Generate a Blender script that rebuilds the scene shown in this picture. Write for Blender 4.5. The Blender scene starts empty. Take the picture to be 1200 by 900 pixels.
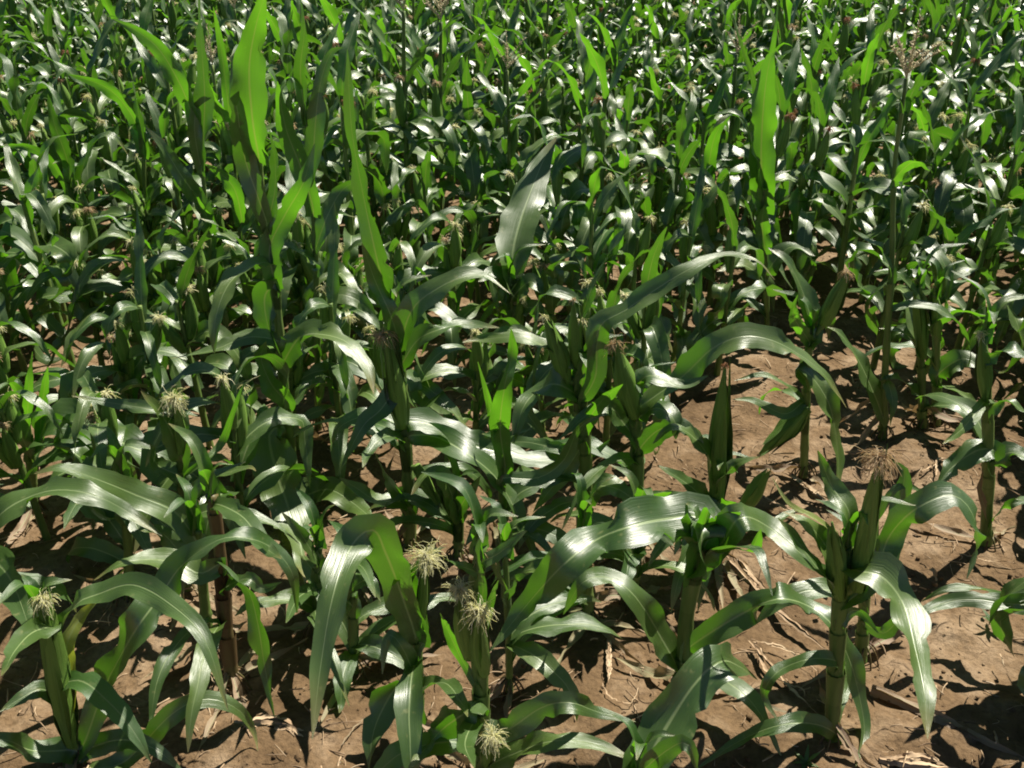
import bpy, math, random
import numpy as np
from mathutils import Vector, noise, Matrix

R = math.radians
scene = bpy.context.scene
COL = scene.collection

# ------------------------------------------------------------------ camera, sky, sun, exposure
CAM_H, PITCH, F = 1.75, R(30.0), 1180.0          # metres, down, focal length in photo pixels (1200 wide)
cam_d = bpy.data.cameras.new('camera'); cam = bpy.data.objects.new('camera', cam_d); COL.objects.link(cam)
cam.location = (0, 0, CAM_H); cam.rotation_euler = (R(90) - PITCH, 0, 0)
cam_d.sensor_width = 36; cam_d.lens = F / 1200 * 36
cam_d.clip_start = 0.05; cam_d.clip_end = 1000
scene.camera = cam

SUN_EL, SUN_AZ = R(57), R(44)                    # azimuth clockwise from +Y (away from camera), to the right
world = bpy.data.worlds.new('World'); scene.world = world; world.use_nodes = True
wn = world.node_tree.nodes; wl = world.node_tree.links
bg = wn['Background']; sky = wn.new('ShaderNodeTexSky'); sky.sky_type = 'NISHITA'
sky.sun_disc = False; sky.sun_elevation = SUN_EL; sky.sun_rotation = SUN_AZ; sky.air_density = 0.45; sky.dust_density = 0.2
wl.new(sky.outputs[0], bg.inputs[0]); bg.inputs[1].default_value = 0.05
sd = bpy.data.lights.new('sun', 'SUN'); sd.energy = 5.0; sd.angle = R(0.5); sd.color = (1.0, 0.94, 0.82)
sun = bpy.data.objects.new('sun', sd); COL.objects.link(sun)
S = Vector((math.sin(SUN_AZ) * math.cos(SUN_EL), math.cos(SUN_AZ) * math.cos(SUN_EL), math.sin(SUN_EL)))
sun.rotation_euler = S.to_track_quat('Z', 'Y').to_euler(); sun.location = (3, 3, 6)
vs = scene.view_settings
vs.view_transform = 'Standard'; vs.look = 'None'; vs.gamma = 1; vs.use_curve_mapping = False
vs.exposure = 0.9
scene.cycles.filter_width = 1.9; scene.cycles.max_bounces = 4; scene.cycles.diffuse_bounces = 1; scene.cycles.glossy_bounces = 2; scene.cycles.transmission_bounces = 3

# ------------------------------------------------------------------ pixels of the photograph -> rays in the field
CP, SP = math.cos(PITCH), math.sin(PITCH)
def ray(px, py):
    x = (px - 600) / F; y = (450 - py) / F
    return Vector((x, CP + SP * y, -SP + CP * y))
def at(px, py, Y):
    d = ray(px, py); k = Y / d.y
    p = Vector((0, 0, CAM_H)) + d * k
    if p.z < 0.02:
        k = (CAM_H - 0.02) / -d.z; p = Vector((0, 0, CAM_H)) + d * k
    return p
def ground_at(px, py, z=0.0):
    d = ray(px, py); k = (CAM_H - z) / -d.z
    return Vector((0, 0, CAM_H)) + d * k
def depth(p): return p.y * CP + (CAM_H - p.z) * SP
def project(p):
    d = depth(p); yc = (p.y * SP + (p.z - CAM_H) * CP)
    return 600 + F * p.x / d, 450 - F * yc / d

# ------------------------------------------------------------------ materials
def nodes_of(m):
    m.use_nodes = True; nt = m.node_tree; nt.nodes.clear(); return nt, nt.nodes, nt.links
def N(nt, t, **kw):
    n = nt.nodes.new(t)
    for k, v in kw.items():
        if k in n.inputs.keys() if isinstance(k, str) else False: n.inputs[k].default_value = v
        else: setattr(n, k, v)
    return n
def ramp(nt, fac, stops):
    r = nt.nodes.new('ShaderNodeValToRGB'); e = r.color_ramp.elements
    e[0].position, e[0].color = stops[0][0], (*stops[0][1], 1)
    e[1].position, e[1].color = stops[-1][0], (*stops[-1][1], 1)
    for p, c in stops[1:-1]:
        q = e.new(p); q.color = (*c, 1)
    if fac is not None: nt.links.new(fac, r.inputs[0])
    return r
def math_n(nt, op, a, b=None, clamp=False):
    m = nt.nodes.new('ShaderNodeMath'); m.operation = op; m.use_clamp = clamp
    for i, v in enumerate((a, b)):
        if v is None: continue
        if hasattr(v, 'links') or hasattr(v, 'is_linked'): nt.links.new(v, m.inputs[i])
        else: m.inputs[i].default_value = v
    return m.outputs[0]
def mix_c(nt, fac, a, b):
    m = nt.nodes.new('ShaderNodeMix'); m.data_type = 'RGBA'
    for sock, v in ((m.inputs[0], fac), (m.inputs[6], a), (m.inputs[7], b)):
        if isinstance(v, (int, float)): sock.default_value = v
        elif isinstance(v, tuple): sock.default_value = (*v, 1)
        else: nt.links.new(v, sock)
    return m.outputs[2]
def rand(nt):
    oi = nt.nodes.new('ShaderNodeObjectInfo'); g = nt.nodes.new('ShaderNodeNewGeometry')
    return math_n(nt, 'FRACT', math_n(nt, 'ADD', oi.outputs['Random'], g.outputs['Random Per Island']))
def finish(nt, sh):
    o = nt.nodes.new('ShaderNodeOutputMaterial'); nt.links.new(sh, o.inputs[0])

def leaf_material(name, dark, light, trans, tfac, rough=0.42):
    m = bpy.data.materials.new(name); nt, n, l = nodes_of(m)
    uv = n.new('ShaderNodeUVMap'); uv.uv_map = 'UVMap'
    sep = n.new('ShaderNodeSeparateXYZ'); l.new(uv.outputs[0], sep.inputs[0])
    u, v = sep.outputs[0], sep.outputs[1]
    rd = rand(nt)
    comb = n.new('ShaderNodeCombineXYZ')
    l.new(math_n(nt, 'MULTIPLY', u, 42.0), comb.inputs[0]); l.new(math_n(nt, 'MULTIPLY', v, 2.2), comb.inputs[1]); l.new(math_n(nt, 'MULTIPLY', rd, 50.0), comb.inputs[2])
    st = n.new('ShaderNodeTexNoise'); st.inputs['Scale'].default_value = 1.0; st.inputs['Detail'].default_value = 3; l.new(comb.outputs[0], st.inputs['Vector'])
    tc = n.new('ShaderNodeTexCoord')
    bl = n.new('ShaderNodeTexNoise'); bl.inputs['Scale'].default_value = 14; bl.inputs['Detail'].default_value = 4; l.new(tc.outputs['Object'], bl.inputs['Vector'])
    f = math_n(nt, 'ADD', math_n(nt, 'MULTIPLY', st.outputs[0], 0.6), math_n(nt, 'MULTIPLY', rd, 0.5))
    f = math_n(nt, 'ADD', f, math_n(nt, 'MULTIPLY', bl.outputs[0], 0.5))
    f = math_n(nt, 'SUBTRACT', f, 0.35, clamp=True)
    base = mix_c(nt, f, dark, light)
    pw = math_n(nt, 'POWER', rd, 3.0)
    base = mix_c(nt, math_n(nt, 'MULTIPLY', pw, 0.55), base, (0.13, 0.19, 0.035))
    # midrib: a pale line along the middle, fading towards the tip
    du = math_n(nt, 'ABSOLUTE', math_n(nt, 'SUBTRACT', u, 0.5))
    wid = math_n(nt, 'SUBTRACT', 0.055, math_n(nt, 'MULTIPLY', v, 0.035))
    rib = math_n(nt, 'SUBTRACT', 1.0, math_n(nt, 'DIVIDE', du, wid), clamp=True)
    rib = math_n(nt, 'MULTIPLY', rib, 1.6, clamp=True)
    base = mix_c(nt, math_n(nt, 'MULTIPLY', rib, 0.75), base, (0.30, 0.40, 0.17))
    # worn, yellowing tips and scattered pale scars
    sc = n.new('ShaderNodeTexNoise'); sc.inputs['Scale'].default_value = 60; sc.inputs['Detail'].default_value = 2; l.new(tc.outputs['Object'], sc.inputs['Vector'])
    scf = math_n(nt, 'MULTIPLY', math_n(nt, 'SUBTRACT', sc.outputs[0], 0.64, clamp=True), 6.0, clamp=True)
    tip = math_n(nt, 'MULTIPLY', math_n(nt, 'SUBTRACT', v, 0.86, clamp=True), 8.0, clamp=True)
    base = mix_c(nt, math_n(nt, 'MULTIPLY', scf, 0.5), base, (0.30, 0.30, 0.12))
    base = mix_c(nt, math_n(nt, 'MULTIPLY', tip, math_n(nt, 'MULTIPLY', rd, 0.9)), base, (0.30, 0.24, 0.09))
    p = n.new('ShaderNodeBsdfPrincipled'); l.new(base, p.inputs['Base Color'])
    fc = n.new('ShaderNodeCombineXYZ')
    l.new(math_n(nt, 'MULTIPLY', u, 95.0), fc.inputs[0]); l.new(math_n(nt, 'MULTIPLY', v, 5.0), fc.inputs[1]); l.new(math_n(nt, 'MULTIPLY', rd, 31.0), fc.inputs[2])
    fine = n.new('ShaderNodeTexNoise'); fine.inputs['Scale'].default_value = 1.0; fine.inputs['Detail'].default_value = 2; l.new(fc.outputs[0], fine.inputs['Vector'])
    rg = math_n(nt, 'ADD', rough - 0.23, math_n(nt, 'MULTIPLY', bl.outputs[0], 0.26))
    rg = math_n(nt, 'ADD', rg, math_n(nt, 'MULTIPLY', fine.outputs[0], 0.14)); l.new(rg, p.inputs['Roughness'])
    p.inputs['IOR'].default_value = 1.62
    p.inputs['Coat Weight'].default_value = 0.0; p.inputs['Coat Roughness'].default_value = 0.55
    p.inputs['Specular IOR Level'].default_value = 1.0
    bm = n.new('ShaderNodeBump'); bm.inputs['Strength'].default_value = 0.42; bm.inputs['Distance'].default_value = 0.002
    hh = math_n(nt, 'SUBTRACT', math_n(nt, 'ADD', st.outputs[0], math_n(nt, 'MULTIPLY', fine.outputs[0], 0.5)), math_n(nt, 'MULTIPLY', rib, 0.7))
    l.new(hh, bm.inputs['Height']); l.new(bm.outputs[0], p.inputs['Normal'])
    t = n.new('ShaderNodeBsdfTranslucent')
    tcx = mix_c(nt, math_n(nt, 'MULTIPLY', st.outputs[0], 0.5), trans, tuple(c * 0.6 for c in trans))
    tcx = mix_c(nt, math_n(nt, 'MULTIPLY', rib, 0.5), tcx, (0.30, 0.32, 0.05)); l.new(tcx, t.inputs[0])
    mx = n.new('ShaderNodeMixShader'); mx.inputs[0].default_value = tfac
    l.new(p.outputs[0], mx.inputs[1]); l.new(t.outputs[0], mx.inputs[2]); finish(nt, mx.outputs[0]); return m

M = {}
M['leaf'] = leaf_material('corn_leaf', (0.034, 0.080, 0.012), (0.084, 0.144, 0.032), (0.13, 0.38, 0.012), 0.27, 0.42)
M['fresh'] = leaf_material('young_corn_leaf', (0.035, 0.10, 0.018), (0.07, 0.15, 0.028), (0.15, 0.44, 0.012), 0.45, 0.5)
M['yellow'] = leaf_material('yellowing_corn_leaf', (0.16, 0.22, 0.035), (0.28, 0.30, 0.06), (0.5, 0.6, 0.05), 0.40, 0.5)
M['dead'] = leaf_material('dried_corn_leaf', (0.20, 0.12, 0.065), (0.36, 0.25, 0.14), (0.4, 0.25, 0.1), 0.2, 0.75)

def simple(name, stops, scale=(1, 1, 1), nscale=20, rough=0.6, bump=0.3, trans=0, spec=0.4, dist=0.003):
    m = bpy.data.materials.new(name); nt, n, l = nodes_of(m)
    tc = n.new('ShaderNodeTexCoord'); mp = n.new('ShaderNodeMapping'); mp.inputs['Scale'].default_value = scale
    l.new(tc.outputs['UV' if trans == 'uv' else 'Object'], mp.inputs[0])
    nz = n.new('ShaderNodeTexNoise'); nz.inputs['Scale'].default_value = nscale; nz.inputs['Detail'].default_value = 5
    l.new(mp.outputs[0], nz.inputs['Vector'])
    rd = rand(nt)
    f = math_n(nt, 'ADD', math_n(nt, 'MULTIPLY', nz.outputs[0], 1.3), math_n(nt, 'MULTIPLY', rd, 0.35)); f = math_n(nt, 'SUBTRACT', f, 0.35)
    c = ramp(nt, f, stops)
    p = n.new('ShaderNodeBsdfPrincipled'); l.new(c.outputs[0], p.inputs['Base Color']); p.inputs['Roughness'].default_value = rough
    p.inputs['Specular IOR Level'].default_value = spec
    b = n.new('ShaderNodeBump'); b.inputs['Strength'].default_value = bump; b.inputs['Distance'].default_value = dist
    l.new(nz.outputs[0], b.inputs['Height']); l.new(b.outputs[0], p.inputs['Normal']); finish(nt, p.outputs[0]); return m
M['stalk'] = simple('corn_stalk', [(0.15, (0.06, 0.11, 0.02)), (0.55, (0.13, 0.20, 0.045)), (0.95, (0.24, 0.28, 0.09))], (1, 1, .12), 45, 0.5)
M['redstalk'] = simple('reddish_corn_stalk', [(0.15, (0.07, 0.028, 0.018)), (0.55, (0.11, 0.075, 0.03)), (0.95, (0.13, 0.14, 0.045))], (1, 1, .15), 30, 0.5)
M['husk'] = simple('ear_husk', [(0.15, (0.075, 0.16, 0.02)), (0.5, (0.14, 0.26, 0.04)), (0.95, (0.24, 0.34, 0.08))], (26, 1.2, 1), 1, 0.55, 0.7, 'uv', dist=0.004)
def hair(name, c1, c2):
    m = bpy.data.materials.new(name); nt, n, l = nodes_of(m); rd = rand(nt)
    c = ramp(nt, rd, [(0, c1), (1, c2)])
    p = n.new('ShaderNodeBsdfPrincipled'); l.new(c.outputs[0], p.inputs['Base Color']); p.inputs['Roughness'].default_value = 0.45
    t = n.new('ShaderNodeBsdfTranslucent'); l.new(c.outputs[0], t.inputs[0])
    mx = n.new('ShaderNodeMixShader'); mx.inputs[0].default_value = 0.55
    l.new(p.outputs[0], mx.inputs[1]); l.new(t.outputs[0], mx.inputs[2]); finish(nt, mx.outputs[0]); return m
M['silk'] = hair('pale_silk', (0.90, 0.88, 0.45), (0.98, 0.95, 0.72))
M['tansilk'] = hair('tan_silk', (0.64, 0.46, 0.28), (0.82, 0.70, 0.46))
M['redsilk'] = hair('red_brown_silk', (0.34, 0.12, 0.06), (0.60, 0.38, 0.20))
M['tassel'] = simple('tassel_bloom', [(0.1, (0.40, 0.36, 0.18)), (0.5, (0.58, 0.50, 0.30)), (0.9, (0.70, 0.60, 0.42))], (1, 1, 1), 120, 0.8)
M['straw'] = simple('dry_straw', [(0.1, (0.17, 0.105, 0.06)), (0.5, (0.40, 0.28, 0.17)), (0.9, (0.58, 0.45, 0.30))], (.3, 1, 1), 40, 0.75)

def soil_material():
    m = bpy.data.materials.new('dry_clay_soil'); nt, n, l = nodes_of(m)
    tc = n.new('ShaderNodeTexCoord'); P = tc.outputs['Object']
    def nz(s, d=6, r=.6):
        q = n.new('ShaderNodeTexNoise'); q.inputs['Scale'].default_value = s; q.inputs['Detail'].default_value = d; q.inputs['Roughness'].default_value = r
        l.new(P, q.inputs['Vector']); return q.outputs[0]
    big, mid, fine = nz(1.3), nz(9), nz(70, 8, .7)
    f = math_n(nt, 'ADD', math_n(nt, 'MULTIPLY', big, 0.5), math_n(nt, 'MULTIPLY', mid, 0.5))
    c = ramp(nt, f, [(0.34, (0.080, 0.048, 0.022)), (0.49, (0.162, 0.104, 0.055)), (0.62, (0.29, 0.208, 0.132))])
    grain = ramp(nt, fine, [(0.30, (0.55, 0.52, 0.50)), (0.5, (1, 1, 1)), (0.72, (1.25, 1.22, 1.18))])
    mm = n.new('ShaderNodeMix'); mm.data_type = 'RGBA'; mm.blend_type = 'MULTIPLY'; mm.inputs[0].default_value = 0.9
    l.new(c.outputs[0], mm.inputs[6]); l.new(grain.outputs[0], mm.inputs[7])
    # crumbs and small clods, cracks
    vo = n.new('ShaderNodeTexVoronoi'); vo.inputs['Scale'].default_value = 55; l.new(P, vo.inputs['Vector'])
    wob = n.new('ShaderNodeVectorMath'); wob.operation = 'ADD'
    nv = n.new('ShaderNodeTexNoise'); nv.inputs['Scale'].default_value = 6; l.new(P, nv.inputs['Vector'])
    sc = n.new('ShaderNodeVectorMath'); sc.operation = 'SCALE'; sc.inputs['Scale'].default_value = 0.25; l.new(nv.outputs['Color'], sc.inputs[0])
    l.new(P, wob.inputs[0]); l.new(sc.outputs[0], wob.inputs[1])
    cr = n.new('ShaderNodeTexVoronoi'); cr.feature = 'DISTANCE_TO_EDGE'; cr.inputs['Scale'].default_value = 6.5; l.new(wob.outputs[0], cr.inputs['Vector'])
    crack = math_n(nt, 'SUBTRACT', 1.0, math_n(nt, 'MULTIPLY', cr.outputs[0], 45.0), clamp=True)
    crack = math_n(nt, 'MULTIPLY', crack, math_n(nt, 'MULTIPLY', math_n(nt, 'SUBTRACT', mid, 0.52, clamp=True), 9, clamp=True))
    col = mix_c(nt, math_n(nt, 'MULTIPLY', crack, 0.55), mm.outputs[2], (0.07, 0.04, 0.022))
    p = n.new('ShaderNodeBsdfPrincipled'); l.new(col, p.inputs['Base Color']); p.inputs['Roughness'].default_value = 0.9
    p.inputs['Specular IOR Level'].default_value = 0.2
    h = math_n(nt, 'ADD', math_n(nt, 'MULTIPLY', mid, 1.2), math_n(nt, 'MULTIPLY', fine, 0.55))
    h = math_n(nt, 'SUBTRACT', h, math_n(nt, 'MULTIPLY', vo.outputs[0], 0.25))
    h = math_n(nt, 'SUBTRACT', h, math_n(nt, 'MULTIPLY', crack, 0.5))
    b = n.new('ShaderNodeBump'); b.inputs['Strength'].default_value = 0.9; b.inputs['Distance'].default_value = 0.014
    l.new(h, b.inputs['Height']); l.new(b.outputs[0], p.inputs['Normal']); finish(nt, p.outputs[0]); return m
M['soil'] = soil_material()

# ------------------------------------------------------------------ mesh helpers
class MB:
    """collects faces, then links them as one mesh object"""
    def __init__(s): s.v = []; s.f = []; s.uv = []; s.m = []
    def add(s, vs_, fs, uvs, mi=0):
        o = len(s.v); s.v += [tuple(p) for p in vs_]
        for f in fs:
            s.f.append(tuple(i + o for i in f)); s.uv.append([uvs[i] for i in f]); s.m.append(mi)
    def mesh(s, name, mats):
        me = bpy.data.meshes.new(name); me.from_pydata(s.v, [], s.f)
        if not isinstance(mats, (list, tuple)): mats = [mats]
        for m in mats: me.materials.append(m)
        uv = me.uv_layers.new(name='UVMap')
        flat = np.array([c for f in s.uv for q in f for c in q], dtype=np.float32); uv.data.foreach_set('uv', flat)
        me.polygons.foreach_set('material_index', s.m); me.polygons.foreach_set('use_smooth', [True] * len(s.f)); me.update(); return me
    def build(s, name, mats, parent=None, origin=None):
        if origin is not None: s.v = [(a - origin[0], b - origin[1], c - origin[2]) for a, b, c in s.v]
        o = bpy.data.objects.new(name, s.mesh(name, mats)); COL.objects.link(o)
        if parent is not None: o.parent = parent
        elif origin is not None: o.location = origin
        return o

def catmull(P, n):
    P = [Vector(p) for p in P]
    if len(P) == 2: return [P[0].lerp(P[1], i / (n - 1)) for i in range(n)]
    Q = [P[0] * 2 - P[1]] + P + [P[-1] * 2 - P[-2]]
    pts = []
    for i in range(1, len(Q) - 2):
        for k in range(12):
            t = k / 12; a, b, c, d = Q[i - 1], Q[i], Q[i + 1], Q[i + 2]
            pts.append(0.5 * ((2 * b) + (c - a) * t + (2 * a - 5 * b + 4 * c - d) * t * t + (3 * b - a - 3 * c + d) * t ** 3))
    pts.append(Q[-2])
    L = [0]
    for i in range(1, len(pts)): L.append(L[-1] + (pts[i] - pts[i - 1]).length)
    out = []; j = 0
    for k in range(n):
        s = L[-1] * k / (n - 1)
        while j < len(L) - 2 and L[j + 1] < s: j += 1
        t = (s - L[j]) / max(1e-9, L[j + 1] - L[j]); out.append(pts[j].lerp(pts[j + 1], min(1, t)))
    return out

def tube(mb, P, rad, sides=8, mi=0, flat=1.0, caps=True):
    n = len(P); vs_ = []; uvs = []; fs = []
    up = Vector((0.12, 1, 0.05)).normalized()
    for i, p in enumerate(P):
        t = (P[min(i + 1, n - 1)] - P[max(i - 1, 0)]).normalized()
        a = up - t * up.dot(t)
        if a.length < 1e-3: a = Vector((1, 0, 0)) - t * t.x
        a.normalize(); b = t.cross(a); r = rad(i / (n - 1)) if callable(rad) else rad
        for k in range(sides):
            g = 2 * math.pi * k / sides
            vs_.append(p + a * (math.cos(g) * r * flat) + b * (math.sin(g) * r)); uvs.append((k / sides, i / (n - 1)))
    for i in range(n - 1):
        for k in range(sides):
            k2 = (k + 1) % sides; fs.append((i * sides + k, i * sides + k2, (i + 1) * sides + k2, (i + 1) * sides + k))
    if caps: fs.append(tuple(range(sides - 1, -1, -1))); fs.append(tuple((n - 1) * sides + k for k in range(sides)))
    mb.add(vs_, fs, uvs, mi)

def leaf(mb, P, width, hint=(0, -0.6, 0.8), rng=None, nseg=26, fold=0.28, ripple=0.10, twist=0.0, mi=0, across=6, hint2=None, shape=(0.45, 0.3)):
    """a strap leaf: midrib along P, V fold near the base, wavy margins"""
    rng = rng or random
    C = catmull(P, nseg + 1); L = sum((C[i + 1] - C[i]).length for i in range(nseg))
    h0 = Vector(hint).normalized(); h1 = Vector(hint2).normalized() if hint2 else h0
    ph = [rng.uniform(0, 6.28) for _ in range(4)]; fr = [rng.uniform(1.6, 2.6) * max(1, L / 0.35) for _ in range(4)]
    vs_, uvs, fs = [], [], []; pn = None
    for i, p in enumerate(C):
        s = i / nseg
        t = (C[min(i + 1, nseg)] - C[max(i - 1, 0)]).normalized(); h = h0.lerp(h1, s)
        nrm = h - t * h.dot(t)
        if nrm.length < 0.2 and pn is not None: nrm = pn - t * pn.dot(t)
        nrm.normalize()
        if pn is not None: nrm = (nrm * 0.5 + pn * 0.5); nrm = (nrm - t * nrm.dot(t)).normalized()
        pn = nrm.copy()
        tw = twist * (s - 0.25) + 0.30 * math.sin(fr[0] * 2.4 * s + ph[0])
        side = t.cross(nrm); side, nn = side * math.cos(tw) + nrm * math.sin(tw), nrm * math.cos(tw) - side * math.sin(tw)
        b0, pk = shape
        w = width * 0.5 * (b0 + (1 - b0) * min(1, s / pk) ** 0.8 if s < pk else (1 - ((s - pk) / (1 - pk)) ** 1.9) ** 0.85 if s < 1 else 0.0)
        w = max(w * (1 + .05 * math.sin(s * 37 + ph[3]) + .04 * rng.uniform(-1, 1)), 0.0008)
        nl, nr = [1 - (rng.uniform(.12, .45) if rng.random() < .035 else 0) for _ in (0, 1)]
        fd = fold * (1 - 0.65 * min(1, s * 2)) + 0.05
        for k in range(across + 1):
            u = k / across * 2 - 1; au = abs(u)
            rp = ripple * w * 2 * au ** 2 * (math.sin(fr[1] * 6.28 * s + ph[1] + (0 if u < 0 else ph[3])) + 0.5 * math.sin(fr[2] * 11 * s + ph[2] + u))
            vs_.append(p + side * (u * w * (nl if u < -.6 else nr if u > .6 else 1)) + nn * (fd * w * (au ** 1.3) + rp * min(1, 6 * s))); uvs.append((k / across, s))
    m = across + 1
    for i in range(nseg):
        for k in range(across): fs.append((i * m + k, i * m + k + 1, (i + 1) * m + k + 1, (i + 1) * m + k))
    mb.add(vs_, fs, uvs, mi)

def ear_mesh(base, tip, r, rng, flags=True):
    mb = MB(); ax = tip - base; L = ax.length; side = ax.cross(Vector((0.2, 1, 0.1))).normalized()
    mid = base + ax * 0.5 + side * (L * rng.uniform(-.05, .05)); P = catmull([base, mid, tip], 15)
    prof = lambda s: r * (0.62 + 0.38 * min(1, s / .3)) if s < .35 else r * max(0.12, (1 - ((s - .35) / .66) ** 1.8))
    n = len(P); sides = 14; vs_, uvs, fs = [], [], []
    up = Vector((0.1, 1, 0)); ph = rng.uniform(0, 6)
    for i, p in enumerate(P):
        s = i / (n - 1); t = (P[min(i + 1, n - 1)] - P[max(i - 1, 0)]).normalized(); a = (up - t * up.dot(t)).normalized(); b = t.cross(a)
        for k in range(sides):
            g = 6.2832 * k / sides; rr = prof(s) * (1 + 0.07 * math.sin(3 * g + ph + s * 2) + 0.03 * math.sin(7 * g))
            vs_.append(p + a * math.cos(g) * rr + b * math.sin(g) * rr); uvs.append((k / sides, s))
    for i in range(n - 1):
        for k in range(sides): k2 = (k + 1) % sides; fs.append((i * sides + k, i * sides + k2, (i + 1) * sides + k2, (i + 1) * sides + k))
    fs.append(tuple((n - 1) * sides + k for k in range(sides))); fs.append(tuple(range(sides - 1, -1, -1)))
    mb.add(vs_, fs, uvs)
    if flags:                                    # overlapping husk blades that end in free points
        for q in range(5):
            g = rng.uniform(0, 6.28); t = ax.normalized(); a = (up - t * up.dot(t)).normalized(); b = t.cross(a)
            o = a * math.cos(g) + b * math.sin(g); e = rng.uniform(.85, 1.12)
            pts = [base + o * r * .62, base + ax * .3 + o * r * 1.05, base + ax * .65 + o * r * .93, base + ax * e + o * r * rng.uniform(.25, .95)]
            leaf(mb, pts, r * 1.5, o, rng, 10, -0.5, 0.02, across=4, shape=(0.8, 0.3))
    return mb

def silk_mesh(tip, ax, size, rng, n=70, droop=0.6, rad=0.0006):
    mb = MB(); ax = ax.normalized()
    for q in range(n):
        d = Vector((rng.gauss(0, 1), rng.gauss(0, 1), rng.gauss(0, 1))).normalized(); d = (ax * rng.uniform(.2, 1.3) + d * rng.uniform(.2, .9)).normalized()
        L = size * rng.uniform(.5, 1.1); p = tip - ax * size * .1 + d * 0.003; pts = [p.copy()]; v = d.copy()
        for k in range(5):
            v = (v + Vector((rng.gauss(0, .42), rng.gauss(0, .42), rng.gauss(0, .3) - droop * .36))).normalized(); p = p + v * L / 5; pts.append(p.copy())
        tube(mb, pts, lambda s: rad * (1 - .5 * s), 3, caps=False)
    return mb

def tassel_mesh(base, L, rng, nb=6, lean=(0, 0)):
    mb = MB()
    def spike(p0, d, ln, thick):
        pts = [p0]; v = d.normalized()
        for k in range(6):
            v = (v + Vector((0, 0, -0.07)) + Vector((rng.gauss(0, .04), rng.gauss(0, .04), 0))).normalized(); pts.append(pts[-1] + v * ln / 6)
        tube(mb, pts, lambda s: thick * (1 - .6 * s), 5)
        C = catmull(pts, 22)
        for i, c in enumerate(C[3:]):
            for q in range(2):
                o = Vector((rng.gauss(0, 1), rng.gauss(0, 1), .8)).normalized()
                tube(mb, [c, c + o * .006, c + o * .012], lambda s: .0019 * (1.1 - s), 4)
    ax = Vector((lean[0], lean[1], 1)); spike(base, ax, L, .0028)
    for k in range(nb):
        a = k * 2.4 + rng.uniform(-.4, .4); e = rng.uniform(.9, 2.2)
        spike(base + ax.normalized() * L * rng.uniform(.05, .3), Vector((math.cos(a), math.sin(a), e)), L * rng.uniform(.45, .75), .0018)
    return mb

def stalk_mesh(P, r0, r1, nodes, rng):
    mb = MB(); C = catmull(P, 34)
    def rad(s):
        x = s * nodes; d = abs(x - round(x)); return (r0 + (r1 - r0) * s) * (1 + 0.20 * math.exp(-(d / .055) ** 2) + .08 * (1 - (x % 1)))
    tube(mb, C, rad, 10)
    return mb

def tag(o, label=None, cat=None, group=None, kind=None):
    if label: o['label'] = label
    if cat: o['category'] = cat
    if group: o['group'] = group
    if kind: o['kind'] = kind
    return o
def empty(name, loc):
    e = bpy.data.objects.new(name, None); e.location = loc; e.empty_display_size = .1; COL.objects.link(e); return e

# ------------------------------------------------------------------ the ground: one sheet, finer near the camera
def axis(lo, hi, step, far, n):
    mid = list(np.arange(lo, hi, step)); out = []
    for k in range(1, n + 1): out.append((k / n) ** 3 * far)
    return np.array([lo - d - step for d in reversed(out)] + mid + [hi + d for d in out])
ROWS = [1.50, 2.12]
while ROWS[-1] < 11.3: ROWS.append(ROWS[-1] + 0.50)
gx, gy = axis(-2.3, 2.4, .016, 150, 26), axis(1.0, 4.6, .016, 200, 26)
gv = []
for y in gy:
    for x in gx:
        if abs(x) < 9 and -3 < y < 14:
            v = Vector((x, y, 0)); z = noise.fractal(v * 1.6, 1, 2, 4) * .018 + noise.fractal(v * 9, 1, 2, 4) * .011
            z += max(0, noise.noise(v * 21)) ** 2 * .03
            rr = min(abs(y - r_) for r_ in ROWS); z += .022 * math.exp(-(rr / .13) ** 2) - .014
        else: z = -.012
        gv.append((x, y, z))
nx = len(gx)
gf = [(j * nx + i, j * nx + i + 1, (j + 1) * nx + i + 1, (j + 1) * nx + i) for j in range(len(gy) - 1) for i in range(nx - 1)]
gm = bpy.data.meshes.new('ground'); gm.from_pydata(gv, [], gf); gm.materials.append(M['soil']); gm.polygons.foreach_set('use_smooth', [True] * len(gf))
go = bpy.data.objects.new('ground', gm); COL.objects.link(go); tag(go, kind='structure')

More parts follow.
